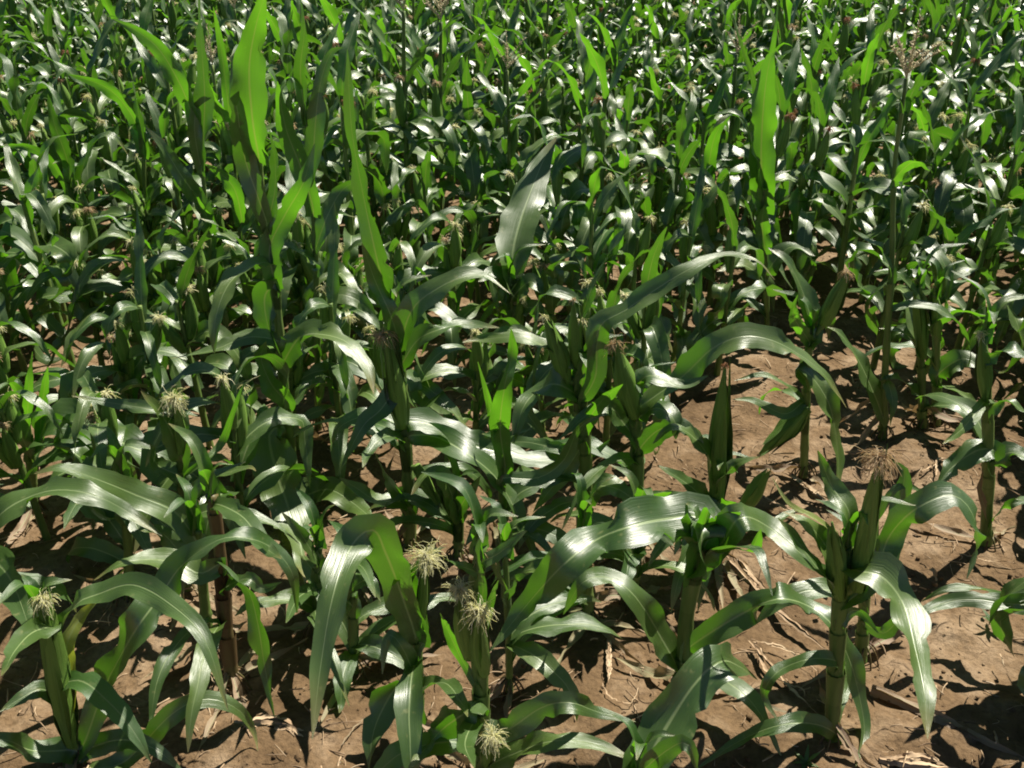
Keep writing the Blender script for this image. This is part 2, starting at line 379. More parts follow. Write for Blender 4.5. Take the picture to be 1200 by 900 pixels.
# ------------------------------------------------------------------ the plants nearest the camera, one by one
HINT = {'d': (.18, -.40, .9), 'f': (.12, -.72, .68), 'b': (0.05, -1, -.35), 'u': (0, -.25, 1), 'l': (-.75, -.6, .25), 'r': (.6, -.6, .5),
        's': (-.5, -.8, -.15)}
def near_plant(base, stalk, r, leaves, ears=(), label='', red=False, tassel=None, seed=1, brace=True, extra=3, dead=2):
    """base, stalk, leaves and ears in photo pixels; each point is set out in depth round the plant's own foot"""
    rng = random.Random(seed)
    B = ground_at(*base); Y0 = B.y
    root = empty('corn_plant', (B.x, B.y, 0)); tag(root, label, 'corn plant', 'corn plants along the near edge of the field')
    SP_ = [Vector((B.x, B.y, -.02))] + [at(x, y, Y0 + (k + 1) * 0.0) for k, (x, y) in enumerate(stalk)]
    smooth = catmull(SP_, 40)
    L = sum((smooth[i + 1] - smooth[i]).length for i in range(39))
    stalk_mesh(SP_, r, r * (.62 if L < .75 else .36), max(3, round(L / .11)), rng).build('stalk', M['redstalk' if red else 'stalk'], root, root.location)
    proj = [project(p) for p in smooth]
    for lf in leaves:
        pts, w, kind = lf[0], lf[1], lf[2]; mat = lf[3] if len(lf) > 3 else 'leaf'; dend = lf[4] if len(lf) > 4 else None
        if dend is None: dend = {'b': -.10, 's': -.05}.get(kind[0], -.24 if pts[-1][1] > pts[0][1] + 25 else -.06)
        q = min(range(40), key=lambda i: (proj[i][0] - pts[0][0]) ** 2 + (proj[i][1] - (pts[0][1] + 10)) ** 2)
        d0 = math.hypot(proj[q][0] - pts[0][0], proj[q][1] - pts[0][1])
        if d0 > 120: print('FAR LEAF', label[:30], pts[0], round(d0))
        T = [0]
        for a, b in zip(pts[:-1], pts[1:]): T.append(T[-1] + math.hypot(b[0] - a[0], b[1] - a[1]))
        Pw = [at(x, y, Y0 + dend * (t / T[-1]) ** 1.2 - .012 + (rng.gauss(0, .016) if 0 < t < T[-1] else 0)) for (x, y), t in zip(pts, T)]
        sp = smooth[q] + Vector((0, -.006, 0))
        if (Pw[0] - sp).length > .012: Pw = [sp] + Pw
        else: Pw[0] = sp
        wm = w / F * depth(Pw[len(Pw) // 2]) * (1.05 if kind[0] == 'd' else .95)
        mb = MB(); leaf(mb, Pw, wm, HINT[kind[0]], rng, max(22, int(T[-1] / 8)), fold=rng.uniform(.2, .42), ripple=rng.uniform(.09, .17) if len(lf) < 6 else .05, twist=rng.uniform(-.5, .5) if len(lf) < 6 else 0, hint2=HINT[kind[1]] if len(kind) > 1 else None, across=8,
                        shape=(0.72, .4) if kind[0] == 'b' else (0.5, .30))
        mb.build('leaf', M[mat], root, root.location)
        # sheath hugging the stalk below the blade
        k0 = max(0, q - int(.09 / (L / 39))); rad = r * (1 - (.38 if L < .75 else .64) * q / 39)
        if q - k0 >= 2 and mat != 'dead':
            sh = MB(); tube(sh, smooth[k0:q + 1], lambda s, rad=rad: rad * (1.16 + .22 * s), 10, caps=False)
            sh.build('leaf_sheath', M['stalk' if not red else 'redstalk'], root, root.location)
    for k in range(0 if tassel else 3):                       # the furled top leaves close the stalk
        a = k * 2.3 + rng.uniform(-.4, .4); o = Vector((math.cos(a), math.sin(a), 0)); l = rng.uniform(.09, .17); p = smooth[-2]
        mb = MB(); leaf(mb, [p, p + o * .006 + Vector((0, 0, l * .4)), p + o * l * .2 + Vector((0, 0, l * .8)), p + o * l * rng.uniform(.4, .8) + Vector((0, 0, l * rng.uniform(.7, 1)))],
                        .03, -o + Vector((0, 0, .3)), rng, 14, .9, .06, across=6, shape=(.9, .3)); mb.build('leaf', M['fresh' if k else 'leaf'], root, root.location)
    for k in range(extra):
        q = rng.randint(5, 24); a = rng.uniform(0, 6.28); Lf = rng.uniform(.22, .40); e = R(rng.uniform(20, 65)); p = smooth[q].copy(); pts = [p.copy()]
        for i in range(8):
            p = p + Vector((math.cos(a) * math.cos(e), math.sin(a) * math.cos(e), math.sin(e))) * Lf / 8; p.z = max(p.z, .02); pts.append(p.copy()); e -= R(rng.uniform(8, 22)); a += rng.gauss(0, .08)
        mb = MB(); leaf(mb, pts, rng.uniform(.035, .06), (-.2 * math.cos(a), -.2 * math.sin(a) - .2, 1), rng, 20, rng.uniform(.2, .5), .14, twist=rng.uniform(-1.2, 1.2), across=6)
        mb.build('leaf', M['leaf' if rng.random() < .8 else 'fresh'], root, root.location)
    for k in range(dead):                                     # withered lowest leaves hanging round the foot
        q = rng.randint(2, 7); a = rng.uniform(0, 6.28); p = smooth[q]; o = Vector((math.cos(a), math.sin(a), 0)); l = rng.uniform(.10, .24)
        pts = [p, p + o * l * .35 + Vector((0, 0, .01)), p + o * l * .7, p + o * l]
        for z_, v in enumerate(pts[1:]): v.z = max(.012, v.z - .05 * (z_ + 1))
        mb = MB(); leaf(mb, pts, rng.uniform(.012, .03), (0, -.3, 1), rng, 16, 1.0, .3, twist=rng.uniform(-3, 3), across=4); mb.build('dead_leaf', M['dead'], root, root.location)
    for e in ears:
        (b, t, wpx, sc, sz) = e[:5]; dy = e[5] if len(e) > 5 else -.03
        a0, a1 = at(b[0], b[1], Y0 + dy * .4), at(t[0], t[1], Y0 + dy)
        rr = wpx / F * depth(a0) * .42
        eo = ear_mesh(a0, a1, rr, rng).build('ear', M['husk'], root, root.location)
        if sc:
            so = silk_mesh(a1, a1 - a0, sz * .82, rng, int((e[6] if len(e) > 6 else 90) * .9), 1.3 if sc == 'silk' else 1.6, .00075).build('silk', M[sc], eo, root.location)
        q = min(range(40), key=lambda i: (smooth[i] - a0).length)
        if (smooth[q] - a0).length > .02:                      # shank joining ear and stalk
            sh = MB(); tube(sh, catmull([smooth[max(0, q - 1)], smooth[q].lerp(a0, .5) - Vector((0, 0, .01)), a0 + (a1 - a0) * .08], 8), rr * .45, 8); sh.build('shank', M['stalk'], root, root.location)
    if tassel:
        t0 = smooth[-1]; tassel_mesh(t0 - Vector((0, 0, .01)), tassel, rng, 7).build('tassel', M['tassel'], root, root.location)
    if brace:                                                 # brace roots at the foot
        mb = MB()
        for k in range(9):
            a = k * .7 + rng.uniform(-.2, .2); o = Vector((math.cos(a), math.sin(a), 0)); p = Vector((B.x, B.y, 0))
            tube(mb, catmull([p + o * r * .8 + Vector((0, 0, .04)), p + o * (r + .015) + Vector((0, 0, .02)), p + o * (r + .03) + Vector((0, 0, -.02))], 6), .0022, 5)
        mb.build('root', M['redstalk'], root, root.location)
    return root

NP = near_plant
NP((92, 888), [(78, 830), (62, 770), (52, 722)], .014, [
    ([(72, 730), (92, 706), (113, 697), (155, 685), (200, 708), (240, 750), (267, 832)], 32, 'd'),
    ([(68, 735), (40, 740), (18, 762), (2, 792)], 26, 'd'),
    ([(100, 868), (123, 805), (158, 740), (187, 700), (213, 663), (253, 634), (287, 630), (320, 643), (343, 673), (348, 718)], 42, 'd', 'leaf', .05),
    ([(85, 832), (80, 790), (80, 750), (100, 718), (146, 667)], 17, 'd', 'yellow', .05),
    ([(70, 822), (52, 808), (35, 812), (0, 834)], 22, 'd'),
    ([(80, 888), (110, 875), (143, 867), (180, 877), (216, 905)], 26, 'd', 'leaf', -.06),
    ([(92, 880), (40, 880), (10, 868), (-30, 862)], 32, 'd'),
    ([(110, 900), (147, 892), (200, 838), (240, 819), (277, 830), (297, 857), (302, 880)], 26, 'd', 'leaf', .02)],
   [((84, 872), (50, 702), 27, 'silk', .05, -.02, 150)], 'lower left corn plant with a blonde silk tuft on a tall dark leaning ear', seed=11, extra=1)
NP((-30, 800), [(-28, 700), (-24, 620)], .014, [
    ([(-25, 640), (0, 603), (35, 582), (70, 574), (110, 580), (150, 600), (190, 628)], 38, 'd'),
    ([(-20, 650), (5, 668), (22, 700), (36, 742)], 42, 'f'),
    ([(-20, 700), (10, 700), (40, 720)], 24, 'd')], (), 'corn plant cut by the left edge, its pale leaf arching above the blonde silk tuft', seed=12, extra=1)
NP((272, 800), [(264, 730), (258, 650), (248, 580)], .017, [
    ([(258, 660), (235, 672), (205, 658), (150, 658), (110, 680)], 30, 'd'),
    ([(262, 690), (290, 678), (308, 690), (330, 682)], 20, 'd'),
    ([(262, 660), (290, 690), (302, 730), (310, 780), (322, 842)], 30, 's', 'leaf', -.12),
    ([(262, 735), (244, 726), (238, 740)], 12, 'd'),
    ([(252, 590), (285, 606), (310, 640), (330, 655)], 24, 'd')], (), 'corn plant with a bare red-brown lower stalk standing on open soil at lower left', red=True, seed=13, extra=1, dead=4)
NP((245, 758), [(238, 690), (232, 620)], .014, [
    ([(233, 640), (205, 600), (160, 580), (110, 560), (70, 548), (40, 555)], 34, 'd'),
    ([(234, 650), (215, 650), (190, 625), (165, 622)], 22, 'd')], (), 'thin corn plant with a green stalk immediately left of the bare red-brown stalk', seed=14, extra=1, dead=4)
NP((218, 690), [(216, 620), (214, 560), (212, 520)], .015, [
    ([(214, 540), (200, 505), (185, 480), (165, 458)], 26, 'd'),
    ([(215, 560), (185, 545), (175, 520)], 22, 'd'),
    ([(213, 560), (240, 540), (262, 515), (284, 455), (305, 440)], 9, 'd', 'fresh', .03),
    ([(213, 490), (180, 480), (130, 472), (84, 464)], 18, 'd'),
    ([(215, 590), (250, 560), (290, 548), (300, 552)], 20, 'd')],
   [((212, 530), (203, 468), 18, 'silk', .06, -.03, 120)], 'corn plant at mid left carrying one short ear with hanging yellow silk like a beard', seed=15, extra=1, dead=4)
NP((38, 600), [(36, 540), (30, 480)], .013, [
    ([(42, 528), (60, 490), (100, 497), (150, 522), (200, 541), (240, 566), (270, 605), (288, 655)], 46, 'd'),
    ([(38, 540), (20, 500), (8, 470), (-15, 470)], 26, 'd'),
    ([(32, 500), (34, 450), (38, 412)], 12, 'b', 'fresh'),
    ([(45, 520), (50, 470), (56, 430)], 14, 'b', 'fresh')], (), 'corn plant whose very broad grey-green leaf crosses in front of the bearded ear', seed=16, extra=1, dead=4)
NP((347, 575), [(338, 500), (330, 420), (322, 320), (311, 255), (303, 182), (300, 100)], .014, [
    ([(303, 182), (296, 140), (292, 80), (300, 30), (311, -8)], 42, 'b', 'fresh', -.14),
    ([(313, 262), (302, 230), (287, 185), (277, 120), (272, 60)], 27, 'f', 'leaf', -.05),
    ([(313, 262), (322, 225), (322, 185), (316, 150)], 24, 's', 'leaf', 0),
    ([(320, 322), (316, 290), (335, 250), (355, 215), (369, 168)], 28, 'b', 'fresh', .02),
    ([(323, 330), (310, 350), (316, 390), (330, 420)], 34, 's', 'leaf', -.02),
    ([(335, 500), (316, 508), (322, 545), (338, 595), (352, 640), (357, 684)], 50, 'd', 'leaf', -.30),
    ([(335, 470), (318, 450), (306, 420), (312, 400)], 26, 'b', 'fresh', -.03),
    ([(332, 425), (352, 395), (378, 392), (408, 402), (430, 432), (438, 462)], 36, 'd'),
    ([(345, 590), (365, 578), (388, 574), (415, 590), (446, 617)], 34, 'd'),
    ([(328, 400), (290, 395), (250, 410), (200, 420)], 20, 'd')],
   [((335, 420), (288, 392), 12, 'silk', .02, 0, 30)], 'tall slender corn plant topped by a wide glowing bright green blade held straight up', seed=17, extra=1)
NP((372, 500), [(372, 400), (370, 300), (366, 235), (358, 135)], .011, [
    ([(366, 240), (352, 195), (335, 150), (325, 95)], 26, 'b', 'fresh', -.1),
    ([(366, 200), (370, 140), (376, 95), (388, 62), (402, 56)], 24, 'f', 'leaf', .02),
    ([(358, 140), (352, 85), (357, 30), (350, -10)], 16, 's', 'leaf'),
    ([(372, 285), (385, 250), (402, 222), (424, 210)], 26, 's', 'leaf', .02),
    ([(371, 310), (345, 290), (330, 285)], 20, 'd'),
    ([(372, 360), (400, 345), (430, 360), (440, 385)], 24, 'd')], (), 'slender corn plant with a grey-green top leaf, just right of the wide glowing blade', seed=18, extra=1)
NP((250, 420), [(248, 340), (244, 270), (237, 200), (230, 150)], .011, [
    ([(230, 150), (214, 105), (188, 60), (160, 36), (132, 22)], 24, 'b', 'fresh', -.06),
    ([(236, 196), (240, 120), (236, 50), (233, -12)], 26, 's', 'leaf', -.05),
    ([(234, 190), (228, 150), (232, 100)], 18, 'b', 'leaf', 0),
    ([(247, 256), (230, 230), (212, 205), (190, 170), (170, 148)], 22, 'f', 'leaf', -.06),
    ([(246, 262), (232, 235), (224, 222)], 16, 'b', 'fresh', -.03),
    ([(249, 330), (262, 300), (290, 300), (306, 320)], 26, 'd'),
    ([(249, 330), (225, 300), (190, 290), (160, 300)], 26, 'd')], (), 'slim corn plant at upper left with a long yellow-green leaf arching out to the left', seed=19, extra=1)
NP((288, 400), [(285, 320), (282, 260), (272, 168)], .010, [
    ([(273, 170), (262, 138), (250, 110)], 17, 'b', 'fresh'),
    ([(283, 255), (275, 222), (258, 203), (240, 192)], 22, 'b', 'fresh', -.04),
    ([(272, 170), (266, 110), (258, 50), (250, 8)], 12, 'b', 'fresh'),
    ([(284, 270), (300, 240), (305, 200)], 18, 's', 'leaf', 0)], (), 'thin corn plant with a pale tassel just left of the wide glowing blade', tassel=.16, seed=20, extra=1)
NP((172, 320), [(170, 250), (168, 176)], .010, [
    ([(168, 176), (156, 138), (127, 104), (80, 87)], 19, 'b', 'fresh', -.05),
    ([(169, 180), (162, 130), (156, 95), (152, 80)], 12, 's', 'leaf', 0),
    ([(170, 240), (190, 215), (220, 205)], 16, 'd'), ([(171, 260), (150, 240), (120, 244)], 18, 'd')], (), 'corn plant at upper left with one bright leaf bending left over dark rows', seed=21, extra=1)
NP((92, 345), [(90, 280), (87, 222)], .010, [
    ([(86, 222), (78, 185), (64, 146), (56, 110)], 17, 'b', 'leaf', -.05),
    ([(90, 225), (101, 185), (120, 158), (136, 162), (150, 182)], 17, 'd', 'leaf', -.05),
    ([(90, 260), (60, 240), (20, 240)], 20, 'd'), ([(91, 270), (130, 250), (160, 262)], 22, 'd'),
    ([(88, 240), (60, 190), (30, 172), (0, 172)], 13, 'b', 'fresh', 0)], (), 'corn plant near the upper left edge, upright blade and whitish drooping leaf making a V', seed=22, extra=1)
NP((480, 640), [(478, 560), (472, 490), (468, 415), (462, 372)], .016, [
    ([(468, 412), (455, 355), (441, 300), (425, 225), (412, 150), (407, 58)], 33, 's', 'leaf', -.05),
    ([(466, 395), (456, 365), (440, 330), (424, 285)], 24, 'f', 'leaf', -.05),
    ([(472, 440), (448, 478), (425, 500), (400, 548)], 26, 's', 'leaf', -.12),
    ([(470, 400), (482, 365), (503, 344), (535, 327), (567, 323), (598, 344)], 30, 'd', 'leaf', -.02),
    ([(472, 425), (490, 398), (515, 386), (545, 380), (585, 384)], 24, 'd', 'leaf', 0),
    ([(474, 495), (505, 498), (550, 520), (600, 533), (650, 541), (693, 532), (715, 515)], 42, 'u', 'leaf', .02),
    ([(474, 512), (507, 511), (545, 530), (583, 562), (610, 610), (622, 640), (628, 668)], 34, 'd', 'leaf', -.14),
    ([(474, 515), (450, 512), (432, 530), (425, 548)], 20, 'd'),
    ([(479, 590), (440, 585), (415, 570), (398, 560)], 24, 'd'), ([(480, 600), (455, 560), (440, 530)], 24, 's')],
   [((471, 500), (450, 392), 26, 'tansilk', .06, -.04, 90), ((488, 545), (520, 596), 18, None, 0, -.04)],
   'corn plant left of centre with a brown-silked ear and extremely long dark upright blade', seed=23, extra=4, dead=4)
NP((590, 665), [(589, 600), (588, 545)], .011, [
    ([(592, 548), (586, 500), (592, 450), (600, 415), (599, 385)], 26, 'b', 'fresh', -.10),
    ([(586, 545), (578, 500), (571, 465), (560, 424)], 10, 'b', 'fresh'),
    ([(590, 560), (630, 560), (660, 540), (680, 500), (710, 484)], 20, 'f', 'leaf', 0),
    ([(590, 600), (570, 605), (545, 640)], 20, 's')], (), 'short corn plant at the centre with a single bright yellow-green blade standing upright', seed=24, extra=4, dead=4)
NP((684, 640), [(686, 560), (682, 490), (676, 440)], .020, [
    ([(672, 460), (650, 450), (630, 458), (612, 480), (602, 520)], 32, 'd', 'leaf', -.08),
    ([(682, 470), (698, 440), (702, 385), (735, 362), (775, 335), (808, 315), (845, 300), (885, 304), (908, 328)], 28, 'd', 'leaf', .0),
    ([(680, 460), (690, 410), (705, 380)], 22, 'b', 'fresh', 0),
    ([(684, 520), (660, 555), (640, 580), (625, 600)], 24, 's'),
    ([(685, 500), (705, 470), (730, 450)], 20, 'b', 'fresh'),
    ([(685, 590), (700, 570), (728, 575), (755, 598), (770, 612)], 30, 'd'),
    ([(680, 430), (645, 410), (610, 395), (560, 398), (540, 402)], 24, 'd', 'leaf', .02)],
   [((663, 446), (638, 372), 25, 'silk', .025, -.03, 40), ((679, 438), (672, 352), 18, 'tansilk', .02, -.02, 30)], 'stout corn plant right of centre with a pair of upright green ears side by side', seed=25, extra=4, dead=4)
NP((748, 640), [(747, 560), (744, 475)], .019, [
    ([(748, 490), (770, 478), (790, 492), (792, 515)], 30, 'd'),
    ([(746, 480), (800, 441), (833, 410), (867, 394), (900, 397), (933, 413), (965, 438), (992, 478)], 34, 'd', 'leaf', -.02),
    ([(747, 530), (770, 505), (800, 500), (825, 520)], 30, 'f'),
    ([(748, 520), (730, 495), (716, 478), (690, 485), (655, 515)], 24, 'd'),
    ([(749, 600), (770, 580), (790, 575)], 26, 'b', 'fresh'),
    ([(745, 460), (760, 440), (800, 452), (830, 440)], 26, 'd')],
   [((742, 488), (720, 402), 26, 'tansilk', .05, -.03, 70)], 'corn plant right of centre, tan-silked ear and long pale leaf arching to the right', seed=26, extra=4, dead=4)
NP((838, 645), [(838, 600), (841, 560)], .016, [
    ([(838, 600), (815, 575), (795, 560), (770, 545)], 28, 'd'),
    ([(839, 570), (862, 545), (890, 535)], 22, 'd'), ([(840, 600), (858, 590), (880, 610)], 24, 'b', 'fresh'),
    ([(841, 560), (820, 520), (790, 500), (765, 520)], 28, 'd')],
   [((840, 592), (850, 428), 25, 'redsilk', .02, -.02, 60), ((868, 598), (901, 552), 22, 'tansilk', .022, -.03, 40)], 'corn plant with one very long dark vertical ear topped by a little withered brown silk', seed=27, extra=4, dead=4)
NP((943, 556), [(944, 480), (948, 400)], .013, [
    ([(944, 470), (900, 440), (860, 446)], 10, 'd'),
    ([(944, 445), (930, 430), (950, 440), (972, 475), (982, 530), (982, 586)], 27, 'd', 'leaf', -.12),
    ([(955, 395), (942, 345), (922, 305), (900, 290)], 26, 'd', 'leaf', .08),
    ([(948, 400), (930, 370), (935, 345)], 18, 'b', 'fresh'),
    ([(943, 470), (920, 485), (885, 470), (858, 468)], 14, 'd')],
   [((965, 380), (992, 320), 21, 'tansilk', .04, -.02, 60), ((946, 478), (890, 532), 26, 'tansilk', .012, -.05)], 'corn plant on the open patch at right, one ear raised and another hanging down', seed=28, extra=1)
NP((1035, 512), [(1038, 420), (1045, 310), (1048, 200), (1062, 92)], .012, [
    ([(1035, 490), (1015, 440), (1000, 412), (985, 392), (966, 382)], 28, 'd', 'leaf', .03),
    ([(1045, 320), (1030, 290), (1000, 270)], 18, 'd'), ([(1048, 210), (1070, 190), (1090, 200)], 16, 'b', 'fresh'),
    ([(1055, 120), (1042, 105), (1025, 118), (1013, 150)], 12, 'd', 'leaf', 0),
    ([(1038, 440), (1046, 470), (1043, 500)], 14, 'b', 'leaf')], (), 'tallest corn stalk at right, almost bare and ending in a pale feathery tassel', tassel=.17, seed=29, extra=1)
NP((1082, 498), [(1080, 440), (1076, 335)], .013, [([(1080, 470), (1055, 445), (1030, 440)], 22, 'd'), ([(1078, 420), (1060, 390), (1030, 385)], 14, 'd'), ([(1080, 350), (1050, 320), (1025, 318)], 14, 'd')],
   [((1080, 420), (1074, 328), 17, 'tansilk', .02, 0, 30)], 'left one of two bare stalks standing close together on open soil at right', seed=30, extra=1)
NP((1099, 494), [(1098, 440), (1096, 345)], .013, [([(1098, 440), (1130, 420), (1160, 438)], 26, 'd'), ([(1097, 380), (1120, 365), (1160, 370)], 16, 'b', 'fresh'), ([(1099, 450), (1125, 460), (1150, 480)], 14, 'd')],
   [((1098, 400), (1095, 335), 16, 'tansilk', .02, 0, 30)], 'right one of two bare stalks standing close together on open soil at right', seed=31, extra=1)
NP((1156, 640), [(1158, 560), (1157, 480), (1152, 395)], .015, [
    ([(1160, 560), (1200, 541), (1166, 528), (1145, 528), (1115, 548), (1098, 570)][2:], 30, 'd', 'leaf', -.08),
    ([(1162, 545), (1185, 530), (1215, 545)], 28, 'd'),
    ([(1160, 612), (1178, 594), (1200, 588), (1230, 596)], 12, 'd', 'fresh'),
    ([(1155, 420), (1185, 410), (1215, 425)], 26, 'd'), ([(1155, 470), (1130, 500), (1105, 520)], 14, 'd'),
    ([(1156, 600), (1148, 575), (1152, 548)], 9, 'f', 'dead', 0), ([(1158, 480), (1180, 470), (1210, 490)], 22, 'd')],
   [((1155, 470), (1150, 392), 17, 'silk', .03, -.02, 60)], 'corn plant near the right edge casting a clear stalk shadow, pale yellow silk on top', seed=32, extra=1)
NP((975, 868), [(980, 780), (984, 710), (992, 640)], .017, [
    ([(990, 668), (1010, 670), (1033, 675), (1057, 705), (1072, 760), (1083, 813), (1087, 866)], 50, 'd', 'leaf', -.34),
    ([(984, 690), (960, 668), (935, 635), (912, 607)], 26, 'd', 'leaf', 0),
    ([(988, 675), (968, 640), (945, 612), (918, 600)], 28, 'd', 'leaf', .04),
    ([(1000, 700), (1028, 672), (1040, 632), (1068, 600), (1108, 580), (1130, 588), (1143, 612), (1144, 642), (1133, 678)], 36, 'd', 'leaf', .02),
    ([(981, 775), (950, 772), (920, 782), (902, 797), (896, 818), (913, 846)], 19, 'd', 'leaf', -.05),
    ([(985, 866), (960, 850), (917, 849), (867, 868), (815, 902)], 26, 'u', 'leaf', -.05),
    ([(984, 730), (1005, 715), (1030, 742)], 16, 's'), ([(990, 640), (960, 610), (925, 590), (905, 560)], 9, 'd', 'yellow', .05),
    ([(995, 600), (975, 570), (958, 528)], 30, 'f', 'leaf', .03)],
   [((984, 700), (975, 612), 24, None, 0, -.05), ((1004, 690), (1030, 535), 27, 'tansilk', .065, -.03, 170), ((1012, 690), (1024, 600), 20, None, 0, .02)],
   'big lower right corn plant with clustered dark ears and a pinkish tan silk tuft', seed=33, extra=1, dead=4)
NP((1010, 768), [(1012, 720), (1014, 675)], .014, [
    ([(1014, 690), (1035, 650), (1060, 560), (1045, 540)], 34, 'f', 'leaf', .03),
    ([(1012, 730), (1035, 742), (1055, 725), (1080, 708)], 18, 's'),
    ([(1012, 640), (1050, 572), (1090, 580)], 12, 'd', 'leaf', .05)], (), 'second thinner stalk growing behind and touching the big plant with the pinkish silk tuft', seed=34, extra=1)
NP((1260, 760), [(1258, 680), (1255, 600)], .015, [
    ([(1256, 690), (1200, 708), (1145, 702), (1112, 705), (1080, 718), (1070, 735)], 22, 'd', 'leaf', 0),
    ([(1256, 680), (1190, 700), (1150, 690), (1110, 690), (1080, 705)], 20, 'u', 'leaf', .06),
    ([(1255, 620), (1215, 590), (1190, 585)], 26, 'd'), ([(1256, 640), (1290, 610), (1330, 640)], 36, 'd'),
    ([(1257, 660), (1240, 700), (1225, 750)], 34, 'd'), ([(1257, 640), (1230, 630), (1210, 660)], 30, 'd')],
   [((1256, 660), (1250, 590), 24, 'silk', .04)], 'corn plant cut by the right edge, two thin dark leaves reaching over sunlit soil', seed=35, extra=1)
NP((803, 812), [(803, 740), (810, 690), (822, 640)], .020, [
    ([(818, 665), (822, 632), (818, 606), (780, 608), (735, 618), (700, 632), (660, 662), (613, 714), (574, 764)], 58, 'd', 'leaf', -.12),
    ([(818, 668), (846, 636), (868, 606), (900, 617), (940, 650), (976, 686)], 36, 'd', 'leaf', -.02),
    ([(815, 670), (826, 640), (842, 612), (868, 600)], 44, 'b', 'fresh', -.02),
    ([(820, 650), (850, 640), (878, 645), (892, 620)], 24, 'b', 'fresh'),
    ([(824, 650), (880, 640), (896, 665), (905, 698)], 18, 'd'),
    ([(803, 800), (772, 742), (743, 697), (713, 677), (683, 682), (660, 720)], 34, 'd', 'leaf', .0),
    ([(806, 760), (843, 735), (880, 714), (912, 702), (945, 709), (975, 732), (995, 772), (1008, 820), (1013, 860), (1003, 898)], 38, 'd', 'leaf', -.12),
    ([(801, 790), (790, 830), (775, 855)], 24, 's'), ([(822, 642), (800, 630), (790, 650)], 20, 's')],
   (), 'thick-stalked corn plant right of bottom centre with a very broad leaf reaching left', seed=36, extra=1, dead=4)
NP((735, 990), [(740, 940), (748, 900)], .016, [
    ([(742, 925), (762, 885), (785, 845), (815, 800), (845, 775), (868, 782), (888, 797)], 56, 'd', 'leaf', .24),
    ([(745, 910), (800, 870), (818, 905)], 26, 'd'), ([(742, 940), (700, 930), (660, 960)], 26, 'd')], (),
   'corn plant below the bottom edge whose broad sheeny leaf rises at bottom centre right', seed=37, extra=1)
NP((564, 925), [(564, 850), (562, 770), (557, 700), (563, 640)], .016, [
    ([(560, 740), (566, 690), (560, 645), (572, 606)], 12, 's', 'leaf', 0),
    ([(562, 660), (585, 648), (617, 622)], 16, 'd', 'leaf', 0),
    ([(560, 672), (535, 662), (522, 655)], 14, 'd'),
    ([(557, 800), (537, 765), (516, 718)], 15, 'b', 'fresh', -.04),
    ([(563, 760), (575, 705), (584, 680)], 12, 'd'),
    ([(563, 850), (590, 858), (633, 830), (667, 823), (700, 834), (745, 846)], 30, 'd', 'leaf', -.02),
    ([(560, 820), (545, 835), (515, 858), (480, 900)], 44, 's', 'leaf', -.08),
    ([(562, 905), (600, 884), (650, 868), (700, 873), (746, 892)], 30, 'd', 'leaf', -.08),
    ([(560, 840), (545, 870), (556, 900)], 24, 'd')],
   [((548, 770), (539, 690), 20, 'silk', .045, -.04, 130), ((566, 790), (561, 715), 22, 'silk', .055, -.06, 150), ((556, 700), (566, 648), 14, 'tansilk', .04, .0, 60), ((569, 895), (577, 862), 20, 'silk', .055, -.05, 140)],
   'corn plant at bottom centre bearing several ears with pale yellow silk one above another', seed=38, extra=1, dead=4)
NP((488, 860), [(489, 800), (487, 740), (483, 700)], .013, [
    ([(487, 745), (470, 695), (452, 648), (437, 621), (412, 640), (390, 700), (376, 780), (366, 866)], 50, 'bd', 'leaf', -.38),
    ([(487, 740), (478, 705), (470, 690)], 30, 'b', 'fresh', -.02),
    ([(488, 800), (472, 760), (455, 745), (448, 790)], 22, 'd'), ([(488, 830), (470, 800), (440, 850), (432, 905)], 46, 's', 'leaf', -.06),
    ([(488, 810), (520, 800), (540, 822), (548, 840)], 26, 'd'),
    ([(488, 770), (498, 745), (500, 720)], 9, 'b', 'leaf', 0)],
   [((494, 725), (499, 652), 15, 'silk', .065, -.02, 190)], 'corn plant left of bottom centre, bursting yellow-white silk tuft and a folded hanging leaf', seed=39, extra=1, dead=4)
NP((372, 740), [(372, 690), (374, 640)], .012, [
    ([(373, 660), (352, 625), (330, 600)], 22, 'd'), ([(373, 670), (400, 655), (425, 665), (440, 700)], 22, 'd'),
    ([(372, 690), (350, 700), (335, 730)], 18, 'd')], (), 'small short corn plant with few leaves just left of the folded hanging leaf', seed=40, extra=4)
NP((603, 440), [(602, 400), (598, 332)], .012, [
    ([(597, 332), (603, 285), (618, 235), (636, 190), (652, 160)], 42, 'd', 'leaf', .42, 1),
    ([(599, 345), (580, 320), (560, 330)], 22, 'd'), ([(600, 350), (622, 330), (640, 350)], 24, 'd'), ([(601, 370), (620, 360), (650, 372)], 22, 'd')],
   [((606, 400), (612, 350), 14, 'silk', .04, -.02, 60)], 'corn plant at upper centre with one broad silvery leaf standing clear of the rows', seed=41, extra=1)
NP((900, 400), [(898, 340), (895, 275), (893, 240)], .010, [
    ([(895, 240), (892, 180), (896, 110), (905, 62), (916, 66)], 36, 'b', 'fresh', -.06),
    ([(896, 290), (893, 262), (896, 240)], 20, 'b', 'fresh', -.04),
    ([(894, 215), (900, 100), (908, 40), (912, 0)], 10, 'b', 'fresh', .03), ([(892, 200), (885, 105), (868, 50), (856, 15)], 8, 'b', 'leaf', 0),
    ([(896, 230), (875, 150), (855, 135), (835, 150)], 24, 'd'), ([(898, 330), (870, 310), (840, 318)], 24, 'd'), ([(898, 320), (925, 290), (955, 300)], 24, 'd')], (),
   'corn plant at upper right with one luminous yellow-green blade rising high above the silvery leaves', seed=42, extra=1)
